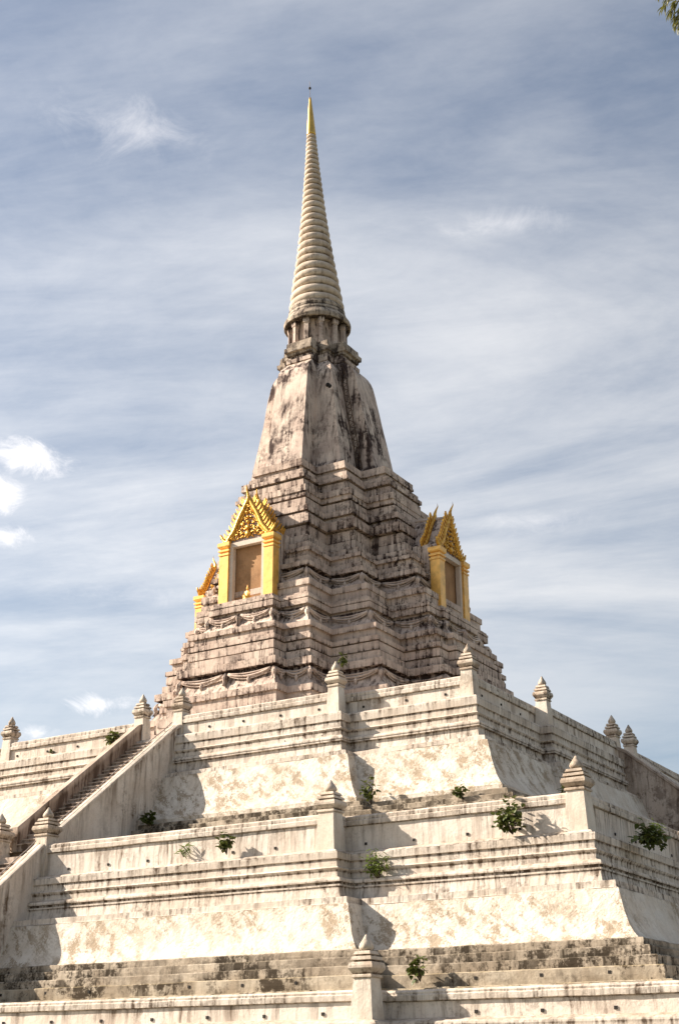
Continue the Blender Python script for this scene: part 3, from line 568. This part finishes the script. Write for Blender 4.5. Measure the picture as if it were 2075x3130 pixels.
# ------------------------------------------------------------------ gilded niche porches
def gable_curve(hw, z0, z1, n=22):
    """half outline of a Thai gable from the eave end up to the apex, slightly S-curved"""
    out = []
    for i in range(n+1):
        t_ = i/n; x = hw*(1-t_)**.92; x += .05*math.sin(t_*math.pi*4)*(1-t_); z = z0+(z1-z0)*(t_**1.18); out.append((x, z))
    return out
def spike_mesh():
    mb = MB(); L = []
    for w, dx, z in ((.055, 0, -.02), (.075, .02, .06), (.05, .05, .15), (.02, .06, .24), (.004, .05, .30)):
        L.append([(dx-w, -.035, z), (dx+w*.6, -.035, z), (dx+w*.6, .035, z), (dx-w, .035, z)])
    mb.loops(L, cap0=True, cap1=True); me = mb.mesh('flame_spike'); me.materials.append(M['gold_carved']); return me
SPIKE = spike_mesh()
def niche(label, rz, ox, oy, zb=21.44):
    t_ = thing('niche_porch', label, 'niche porch', (ox, oy, zb), rz, group='gilded niches on the tower')
    # local frame: x to the right, -y outward from the tower, z up; front plane at y=-7.06
    yf = -7.08; H = 3.02; W_ = 1.49
    for s_ in (-1, 1):
        x = s_*(W_-.25); mb = MB()
        def q4(hx, hy, z): return [(x-hx, yf+.25-hy, z), (x+hx, yf+.25-hy, z), (x+hx, yf+.25+hy, z), (x-hx, yf+.25+hy, z)]
        mb.loops([q4(.25, .25, 0), q4(.25, .25, H-.62), q4(.22, .22, H-.6)], cap0=True, cap1=True); pl = mb.build('pilaster', 'gold_paint', t_)
        mb = MB(); L = []
        for h_, z in ((.235, H-.66), (.285, H-.64), (.285, H-.55), (.23, H-.53), (.23, H-.48), (.30, H-.45), (.30, H-.37), (.235, H-.35), (.235, H-.30), (.31, H-.25), (.33, H-.19), (.33, H-.03), (.28, H)): L.append(q4(h_, h_, z))
        mb.loops(L, cap0=True, cap1=True); mb.build('capital', 'gold_paint', pl)
        # curled end ornament on the capital
        mb = MB(); pts = []; rad = []
        for i in range(9): a = i/8; pts.append((x-s_*.22+s_*.52*a, yf+.12, H+.10-.10*math.sin(a*math.pi)+.36*a**2.2)); rad.append(.10*(1-.75*a)+.02)
        mb.tube(pts, rad, 6)
        for k in range(4): bx = x+s_*(-.05+.1*k); mb.tube([(bx, yf+.12, H+.1+.05*k), (bx+s_*.03, yf+.12, H+.34+.03*k)], [.05, .008], 5)
        mb.build('eave_finial', 'gold_carved', pl)
    # porch body: side walls, back wall, floor, ceiling (one shell, recess opening to the front)
    xi, xo, yb = .90, 1.36, -6.68
    mb = MB()
    for s_ in (-1, 1):
        x0, x1 = sorted((s_*(xi+.0), s_*xo)); mb.box(x0, x1, yf+.53, -5.2, 0, H+.02, .4)
        x0, x1 = sorted((s_*(W_-.02), s_*(W_-.4))); mb.box(x0, x1, yf+1.02, -5.2, .0, H+.2, .5)
    mb.box(-xo, xo, yf+.53, -5.2, H-.02+.03, H+.22, .4); mb.build('porch_wall', 'tower', t_)
    mb = MB(); mb.box(-xi-.02, xi+.02, yb, yb+.2, 0, H-.02, .3)
    for s_ in (-1, 1): x0, x1 = sorted((s_*(xi-.004), s_*(xi+.03))); mb.box(x0, x1, yf+.22, yb, 0, H-.02, .2)
    mb.box(-xi, xi, yf+.22, yb, H-.06, H-.0, .2); mb.build('recess', 'ochre', t_)
    mb = MB()
    for s_ in (-1, 1): x0, x1 = sorted((s_*.80, s_*.985)); mb.box(x0, x1, yf+.10, yf+.34, 0, H-.30, .2)
    mb.box(-.985, .985, yf+.08, yf+.34, H-.30, H-.08, .2); mb.build('door_frame', 'frame', t_)
    mb = MB(); mb.box(-W_-.05, W_+.05, yf-.08, -5.3, -.16, 0., .4); mb.build('sill', 'tower', t_)
    # two gables, one behind the other
    for gi, (yg, dz, sc) in enumerate(((yf+.20, 0., 1.), (yf+1.02, .10, 1.03))):
        z0, z1 = H-.02+dz, H+2.02+dz; cv = gable_curve(1.20*sc, z0, z1)
        out = [(x, z) for x, z in cv]; full = [(-x, z) for x, z in cv]+[(x, z) for x, z in cv[::-1][1:]]
        mb = MB(); fr = [(x, yg, z) for x, z in full]; bk = [(x, yg+.22, z) for x, z in full]; n = len(full)
        mb.add(fr+bk, [tuple(range(n)), tuple(range(n, 2*n))[::-1]]+[(i, (i+1) % n, n+(i+1) % n, n+i) for i in range(n)]); ga = mb.build('gable', 'tympanum', t_)
        for s_ in (-1, 1):
            mb = MB(); mb.tube([(s_*x, yg-.06, z) for x, z in cv], [.12]*len(cv), 6, flat=.8); mb.tube([(s_*max(0, x-.16), yg-.04, z-.03) for x, z in cv[:-3]], .045, 5); mb.build('bargeboard', 'gold_carved', ga)
            for k in range(11):
                i = 1+k*2-(1 if k > 9 else 0); x, z = cv[min(i, len(cv)-2)]
                so_ = obj('flame_spike', SPIKE, None, ga); so_.location = (s_*(x+.06), yg-.04, z+.03); so_.rotation_euler = (0, R(24), 0) if s_ > 0 else (0, R(24), math.pi); so_.scale = (1.25, 1.2, 1.25)
        mb = MB(); mb.tube([(0, yg-.06, z1-.25), (0, yg-.07, z1), (-.02, yg-.10, z1+.18), (-.02, yg-.18, z1+.36), (0, yg-.26, z1+.52), (.0, yg-.24, z1+.72)], [.13, .12, .075, .045, .028, .006], 6); mb.build('gable_finial', 'gold_carved', ga)
        if gi == 0:
            mb = MB(); rnd = random.Random(5)
            for s_ in (-1, 1):
                for k, (x, z, r_) in enumerate(((.25, .22, .17), (.62, .2, .15), (.44, .48, .14), (.2, .62, .13), (.3, .86, .11), (.1, 1.05, .1), (.86, .16, .1), (.12, 1.32, .07), (.62, .5, .09))):
                    pts = [(s_*(x+r_*(1-.09*i)*math.cos(.75*i+k)), yg-.05-.02*math.sin(i), z0+z+r_*(1-.09*i)*math.sin(.75*i+k)) for i in range(10)]
                    mb.tube(pts, [.05*(1-.06*i) for i in range(10)], 5)
            for i, (zc, rr) in enumerate(((.28, .17), (.58, .14), (.85, .10), (1.1, .07))):
                mb.tube([(0, yg+.02, z0+zc), (0, yg-.12, z0+zc), (0, yg-.16, z0+zc)], [rr, rr*.9, rr*.3], 8)
            for i in range(46):
                tt = rnd.random(); hw_ = 1.0*(1-tt)**1.05; x = rnd.uniform(-hw_, hw_)*.86; z = z0+.06+tt*1.7
                a = rnd.uniform(0, 6.28); mb.tube([(x, yg-.02, z), (x+.07*math.cos(a), yg-.09, z+.07*math.sin(a)), (x+.12*math.cos(a+.6), yg-.07, z+.12*math.sin(a+.6))], [.045, .035, .006], 4)
            mb.build('pediment_carving', 'gold_carved', ga)
    # steep concave roof running back into the tower
    mb = MB(); L = []
    for (y, dz) in ((yf+.42, 0), (yf+.9, .06), (-5.2, .15), (-4.0, -.15)):
        cv = gable_curve(1.22, H-.02+dz, H+1.95+dz, 10); L.append([(-x, y, z) for x, z in cv]+[(x, y, z) for x, z in cv[::-1][1:]])
    mb.loops(L, [.8]*4, closed=False); mb.tube([(0, yf+.4, H+1.95), (0, -5.2, H+2.1), (0, -4.0, H+1.9)], .09, 6); mb.build('porch_roof', 'tower', t_)
    return t_
ncx, ncy = -1.13, -.12
nf = niche("gilded niche porch on the sunlit front with the small golden Buddha inside", 0, ncx, ncy)
niche("gilded niche porch on the tower's shaded right side", R(90), ncx, ncy)
niche("gilded niche porch half hidden on the tower's left edge, seen from the side", R(-90), ncx, ncy)

# seated golden statue
bd = thing('seated_buddha', "small golden seated Buddha statue on the floor of the sunlit niche", 'statue', (ncx+.08, ncy-7.0, 21.45))
bd.scale = (.62, .62, .62)
mb = MB(); mb.lathe([(.34, 0), (.36, .05), (.29, .09), (.27, .13), (.33, .18), (.34, .21), (.0, .215)], 18, smooth=True); mb.build('lotus_seat', 'gold_paint', bd)
me = bpy.data.meshes.new('body'); bm = bmesh.new()
J = [((0,0,.30),.13), ((0,0,.46),.115), ((0,0,.60),.135), ((0,0,.70),.07), ((0,-.01,.76),.055), ((.13,0,.28),.11), ((.30,-.12,.27),.085), ((.05,-.22,.26),.06), ((-.13,0,.28),.11), ((-.30,-.12,.27),.085), ((-.05,-.25,.28),.06),
     ((.17,0,.64),.06), ((.22,-.03,.46),.05), ((.17,-.16,.34),.042), ((.04,-.2,.34),.035), ((-.17,0,.64),.06), ((-.22,-.03,.46),.05), ((-.22,-.2,.36),.042), ((-.22,-.26,.28),.03)]
E_ = [(0,1),(1,2),(2,3),(3,4),(0,5),(5,6),(6,7),(0,8),(8,9),(9,10),(2,11),(11,12),(12,13),(13,14),(2,15),(15,16),(16,17),(17,18)]
me.from_pydata([j[0] for j in J], E_, []); bo = obj('body', me, 'gold_paint', bd)
sk = bo.modifiers.new('skin', 'SKIN')
for i, j in enumerate(J): me.skin_vertices[0].data[i].radius = (j[1], j[1])
me.skin_vertices[0].data[0].use_root = True
bo.modifiers.new('sub', 'SUBSURF').levels = 2; bo.modifiers['sub'].render_levels = 2
mb = MB(); mb.lathe([(.04, .74), (.075, .79), (.088, .85), (.088, .90), (.075, .95), (.045, .985), (.04, 1.0), (.045, 1.02), (.028, 1.07), (.012, 1.13), (.004, 1.18)], 14, smooth=True)
for s_ in (-1, 1): mb.tube([(s_*.09, 0, .9), (s_*.095, 0, .84), (s_*.085, 0, .79)], [.018, .022, .012], 5)
mb.tube([(0, -.08, .885), (0, -.105, .86), (0, -.09, .845)], [.012, .018, .012], 5)
mb.build('head', 'gold_paint', bd)

# ------------------------------------------------------------------ weeds rooted in the masonry
def leaf_mesh(name, mat, long=1., wid=.5):
    mb = MB(); mb.add([(0,0,0),(wid*.5,.28*long,.06),(0,.32*long,-.03),(-wid*.5,.28*long,.06),(wid*.38,.66*long,.02),(0,.7*long,-.06),(-wid*.38,.66*long,.02),(0,long,-.16)],
                      [(0,1,2),(0,2,3),(1,4,5,2),(3,2,5,6),(4,7,5),(5,7,6)]); me = mb.mesh(name); me.materials.append(M[mat]); return me
LEAF = {'leaf_dark': leaf_mesh('leaf', 'leaf_dark', 1., .75), 'leaf_pale': leaf_mesh('leaf', 'leaf_pale', 1., .34), 'reed': leaf_mesh('leaf', 'leaf_pale', 1., .14)}
def weed(label, x, y, z, nrm, h, w, n, size, mat='leaf_dark', lean_=(.25), seed=0, droop=0.):
    rnd = random.Random(seed+11); t_ = thing('weed', label, 'plant', (x, y, z), 0, 'weeds growing from the masonry')
    nrm = Vector(nrm); mb = MB(); tips = []; nb = max(3, n//9)
    tan = Vector((-nrm.y, nrm.x, 0))
    for i in range(nb):
        a = rnd.uniform(-1, 1); tip = tan*a*w*.5+nrm*rnd.uniform(.08, .30)*w+Vector((0, 0, h*rnd.uniform(.45, 1.)*(1-.35*abs(a))))
        mid = tip*.5+nrm*.1*w+Vector((0, 0, .04*h)); pts = [Vector((0, 0, 0)), mid*.6, mid, tip]
        if droop: tip.z -= droop*abs(a)*h
        mb.tube(pts, [.014, .011, .008, .004], 4); tips.append((mid, tip))
    mb.build('stem', 'bark', t_)
    me = LEAF[mat]
    for i in range(n):
        m_, tp = tips[i % nb]; f = rnd.uniform(-.25, 1.05); p = m_*(1-f)+tp*f+Vector((rnd.gauss(0, .06), rnd.gauss(0, .06), rnd.gauss(0, .06)))*w*1.6
        o = obj('leaf', me, None, t_); o.location = p; s_ = size*rnd.uniform(.65, 1.25); o.scale = (s_, s_, s_)
        o.rotation_euler = (rnd.uniform(-.9, .7), rnd.uniform(-.6, .6), rnd.uniform(0, 6.28))
    return t_
def at_y(px, py, y):
    d = _f+_r2*((px-1037.5)/4200)+_u2*((1565-py)/4200); k = (y-CAM.y)/d.y; return CAM+d*k
def at_x(px, py, x):
    d = _f+_r2*((px-1037.5)/4200)+_u2*((1565-py)/4200); k = (x-CAM.x)/d.x; return CAM+d*k
FR = (0, -1, 0); RT = (1, 0, 0)
y1p, y1r = -(13.668+.526+.2), -(13.668+.2); y2p, y2r = -(19.942+.752+.2), -(19.942+.2)
def wd(label, px, py, y, h, w, n, size, mat='leaf_dark', seed=0, nrm=FR, droop=0.):
    p = at_y(px, py, y) if nrm == FR else at_x(px, py, y)
    n = int(n*2.0); size *= 1.2; h *= 1.08; w *= 1.1
    return weed(label, p.x, p.y, p.z, nrm, h, w, n, size, mat, .25, seed, droop)
wd("leafy green weed on the upper parapet, just left of the stair top", 351, 2278, y1p, .55, .55, 34, .16, seed=1)
wd("tiny green sprig on the far left of the upper parapet wall", 160, 2304, y1p, .20, .16, 9, .10, seed=2)
wd("bright green weed at the foot of the slope beside the upper stairs", 457, 2530, -16.4, .62, .50, 34, .17, 'leaf_dark', seed=3)
wd("thin grassy pale green tuft on the middle parapet, left half", 562, 2620, y2p-.1, .45, .22, 16, .22, 'reed', seed=4)
wd("dark leafy weed on the middle ledge, casting a shadow on the parapet", 693, 2612, y2p-.2, .78, .50, 46, .14, seed=5)
wd("dark dangling weed in the shaded corner of the upper slope", 1135, 2462, -15.9, .85, .55, 40, .15, seed=6)
wd("small dark weed at the foot of the upper slope, sunlit right half", 1415, 2445, -16.2, .48, .46, 26, .15, seed=7)
wd("largest dark bush on the middle ledge, near the right corner post", 1566, 2550, y2r-.25, 1.0, .85, 95, .16, seed=8)
wd("yellow green round bush hanging on the middle cornice", 1158, 2690, y2r-.55, .92, .62, 120, .13, 'leaf_pale', seed=9)
wd("dark glossy weed on the lower steps, bottom centre right", 1284, 3000, -23.2, .62, .50, 30, .17, seed=10)
wd("low dark weed behind the middle parapet by the corner post", 1712, 2428, 16.2, .38, .55, 26, .14, seed=11, nrm=RT)
wd("wide flat dark bush drooping from the shaded right parapet", 1965, 2580, 20.1, .42, 1.2, 90, .17, seed=12, nrm=RT, droop=.3)
wd("pale feathery sprig beside the dark bush on the shaded right parapet", 1998, 2560, 20.0, .45, .5, 26, .2, 'reed', seed=13, nrm=RT)
wd("small dark weed on the shaded right ledge", 2020, 2602, 20.5, .28, .2, 9, .12, seed=14, nrm=RT)
wd("small dark weed at the tower's foot behind a corner post tip", 1048, 2050, -9.0, .7, .4, 22, .15, seed=15)

# ------------------------------------------------------------------ overhanging tree (only its twig tips reach the frame)
tr = thing('overhanging_tree', "feathery yellow green twigs hanging into the top right corner", 'tree', (31.6, -40.5, 0))
base = Vector((31.6, -40.5, 0))
def loc_dir(px, py, dist):
    d = _f+_r2*((px-1037.5)/4200)+_u2*((1565-py)/4200); return CAM+d*dist-base
tipA = loc_dir(2060, 20, 14.); crown = loc_dir(2500, -500, 14.5)
mb = MB(); mb.tube([(0, 0, -.2), (.1, .1, 3), (.0, .2, 6.), crown*.6+Vector((0, 0, 3.)), crown], [.26, .22, .17, .12, .07], 10); mb.build('trunk', 'bark', tr)
mb = MB(); mb.tube([crown, loc_dir(2300, -180, 14.2), loc_dir(2120, -30, 14.)], [.05, .03, .012], 6)
mb.tube([loc_dir(2120, -30, 14.), loc_dir(2070, 5, 14.), loc_dir(2050, 40, 14.)], [.012, .008, .004], 5)
mb.tube([loc_dir(2120, -30, 14.), loc_dir(2095, 30, 14.), loc_dir(2072, 60, 14.), loc_dir(2062, 90, 14.)], [.012, .008, .006, .004], 5)
mb.build('branch', 'bark', tr)
TL = leaf_mesh('leaf', 'leaf_tree', 1., .085)
rnd = random.Random(3)
def sprig(px, py, n, ln_, spread, ang0):
    for i in range(n):
        a = ang0+rnd.uniform(-spread, spread); d = _r2*math.sin(a)-_u2*math.cos(a)+_f*rnd.uniform(-.35, .35)
        o = obj('leaf', TL, None, tr); o.location = loc_dir(px+rnd.uniform(-9, 9), py+rnd.uniform(-7, 7), 14.+rnd.uniform(-.03, .03))
        o.rotation_mode = 'QUATERNION'; o.rotation_quaternion = d.to_track_quat('Y', 'Z'); s_ = ln_*rnd.uniform(.7, 1.2); o.scale = (s_, s_, s_)
sprig(2064, 3, 14, .12, .6, -.75); sprig(2040, -6, 10, .10, .6, -.5); sprig(2012, -14, 7, .09, .5, -.3); sprig(2072, 48, 16, .11, .45, -.35); sprig(2066, 64, 14, .10, .4, -.25); sprig(2085, 20, 10, .12, .7, -.4)
sprig(2030, 14, 10, .12, .5, -.6); sprig(2055, 30, 14, .13, .5, -.5); sprig(2074, 78, 14, .11, .4, -.2)
sprig(2120, -30, 20, .14, 1., -.3); sprig(2180, -80, 20, .14, 1.2, 0); sprig(2260, -160, 20, .14, 1.5, 0)
for k in range(70): sprig(2260+rnd.uniform(0, 500), -650+rnd.uniform(0, 480), 2, .18, 2.5, 0)
